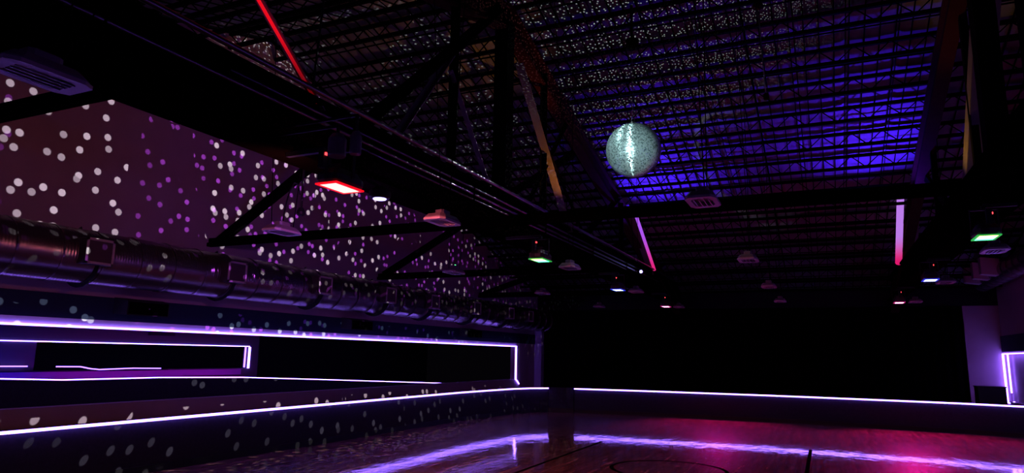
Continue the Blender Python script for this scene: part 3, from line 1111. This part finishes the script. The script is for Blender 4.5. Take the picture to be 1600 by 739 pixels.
# ------------------------------------------------------------------ mirror ball
mb = thing('mirror_ball', 'large mirror ball with a white vertical glint, hanging on a chain', 'mirror ball', BALL)
core = MB()
prof = []
for i in range(1, 24):
    a = -PI / 2 + PI * i / 24
    prof.append(((BALL_R - .006) * math.cos(a), (BALL_R - .006) * math.sin(a)))
core.lathe(prof, 48)
core.build('ball_core', M['ball_core'], mb, smooth=True)
fc = MB()
rows = 74
for i in range(rows):
    la0, la1 = -PI / 2 + PI * i / rows, -PI / 2 + PI * (i + 1) / rows
    lam = (la0 + la1) / 2
    n = max(4, int(round(2 * PI * math.cos(lam) / (PI / rows))))
    gp = .06
    for j in range(n):
        l0, l1 = 2 * PI * (j + gp) / n, 2 * PI * (j + 1 - gp) / n
        b0, b1 = la0 + (la1 - la0) * gp, la1 - (la1 - la0) * gp
        c = Vector((math.cos(lam) * math.cos((l0 + l1) / 2), math.cos(lam) * math.sin((l0 + l1) / 2), math.sin(lam)))
        tx, ty, tz = (random.gauss(0, .035) for _ in range(3))
        q = []
        rot = Matrix.Rotation(tx, 3, 'X') @ Matrix.Rotation(ty, 3, 'Y') @ Matrix.Rotation(tz, 3, 'Z')
        cc = c * BALL_R
        for la, lo_ in ((b0, l0), (b0, l1), (b1, l1), (b1, l0)):
            v = Vector((math.cos(la) * math.cos(lo_), math.cos(la) * math.sin(lo_), math.sin(la))) * BALL_R
            q.append(cc + rot @ (v - cc))
        fc.add(q, [(0, 1, 2, 3)], random.choices((0, 1, 2), (.55, .25, .20))[0])
tag(fc.build('mirror_facet', [M['mirror'], mb2, mb3], mb), kind='stuff')
MB().lathe([(.05, BALL_R - .012), (.05, BALL_R + .03), (.02, BALL_R + .05)], 16).build('ball_cap', M['pipe'], mb)
ring = MB()
pts = [(.028 * math.cos(a), 0, BALL_R + .075 + .036 * math.sin(a)) for a in [2 * PI * k / 12 for k in range(13)]]
ring.tube(pts, .008, 6).build('hook_ring', M['pipe'], mb)
ztop = roof_z(BALL.y) - .36 - BALL.z
chn = MB()
k, zc = 0, BALL_R + .10
while zc < 1.88:
    ax = Vector((1, 0, 0)) if k % 2 else Vector((0, 1, 0))
    pts = [Vector((0, 0, zc + .02)) + ax * (.011 * math.cos(a)) + Vector((0, 0, .024 * math.sin(a))) for a in [2 * PI * q / 8 for q in range(9)]]
    chn.tube(pts, .004, 4)
    zc += .042
    k += 1
tag(chn.build('chain', M['pipe'], mb), kind='stuff')
MB().lathe([(.03, 1.86), (.11, 1.90), (.11, 2.06), (.05, 2.10)], 16).build('ball_motor', M['steel'], mb)
MB().box(-.02, .02, -.02, .02, 2.10, ztop + .1).build('motor_post', M['steel'], mb)

# hanging cable beside the ball
hc = thing('hanging_cable', 'thin blue-lit cable hanging from the roof beside the mirror ball', 'cable', (-.66, 11.5, 6.12))
MB().tube([(0, 0, 0), (-.03, 0, .8), (-.06, 0, 1.55)], .012, 6).build('cable', M['pipe'], hc, smooth=True)
MB().lathe([(.03, -.12), (.045, -.10), (.045, -.02), (.015, .0)], 10).build('cable_end', M['oxide'], hc)
MB().lathe([(.02, 1.52), (.09, 1.56), (.09, 1.62), (.04, 1.66)], 12, c=(-.06, 0, 0)).build('ceiling_cap', M['oxide_bright'] if 'oxide_bright' in M else M['oxide'], hc)
MB().box(-.07, -.05, -.01, .01, 1.64, roof_z(11.5) - .02 - 6.12).build('drop_rod', M['steel'], hc)

# ------------------------------------------------------------------ black curtain and bits at the end wall
ct = thing('stage_curtain', 'wide black curtain closing the end of the hall behind the barrier', 'curtain', (XL + .35, YB - .06, 0))
c = MB()
W = 4.10 - (XL + .35)
n = 300
vs, fs = [], []
for z in (.02, 3.47):
    for k in range(n + 1):
        x = W * k / n
        vs.append((x, .03 * math.sin(x * 21) + .012 * math.sin(x * 47 + 1), z))
for k in range(n):
    fs.append((k, k + 1, n + 2 + k, n + 1 + k))
c.add(vs, fs)
c.build('drape', M['curtain'], ct, smooth=True)
MB().tube([(0, 0, 3.48), (W, 0, 3.48)], .025, 8).build('curtain_rail', M['steel'], ct)
bx = thing('equipment_box', 'low black box behind the barrier beside the purple end wall', 'box', (4.42, 24.6, 0))
MB().box(-.36, .33, -.3, .3, 0, 1.0).build('box_body', M['black'], bx)
MB().box(-.38, .35, -.32, .32, 1.0, 1.03).build('box_lid', M['black'], bx)
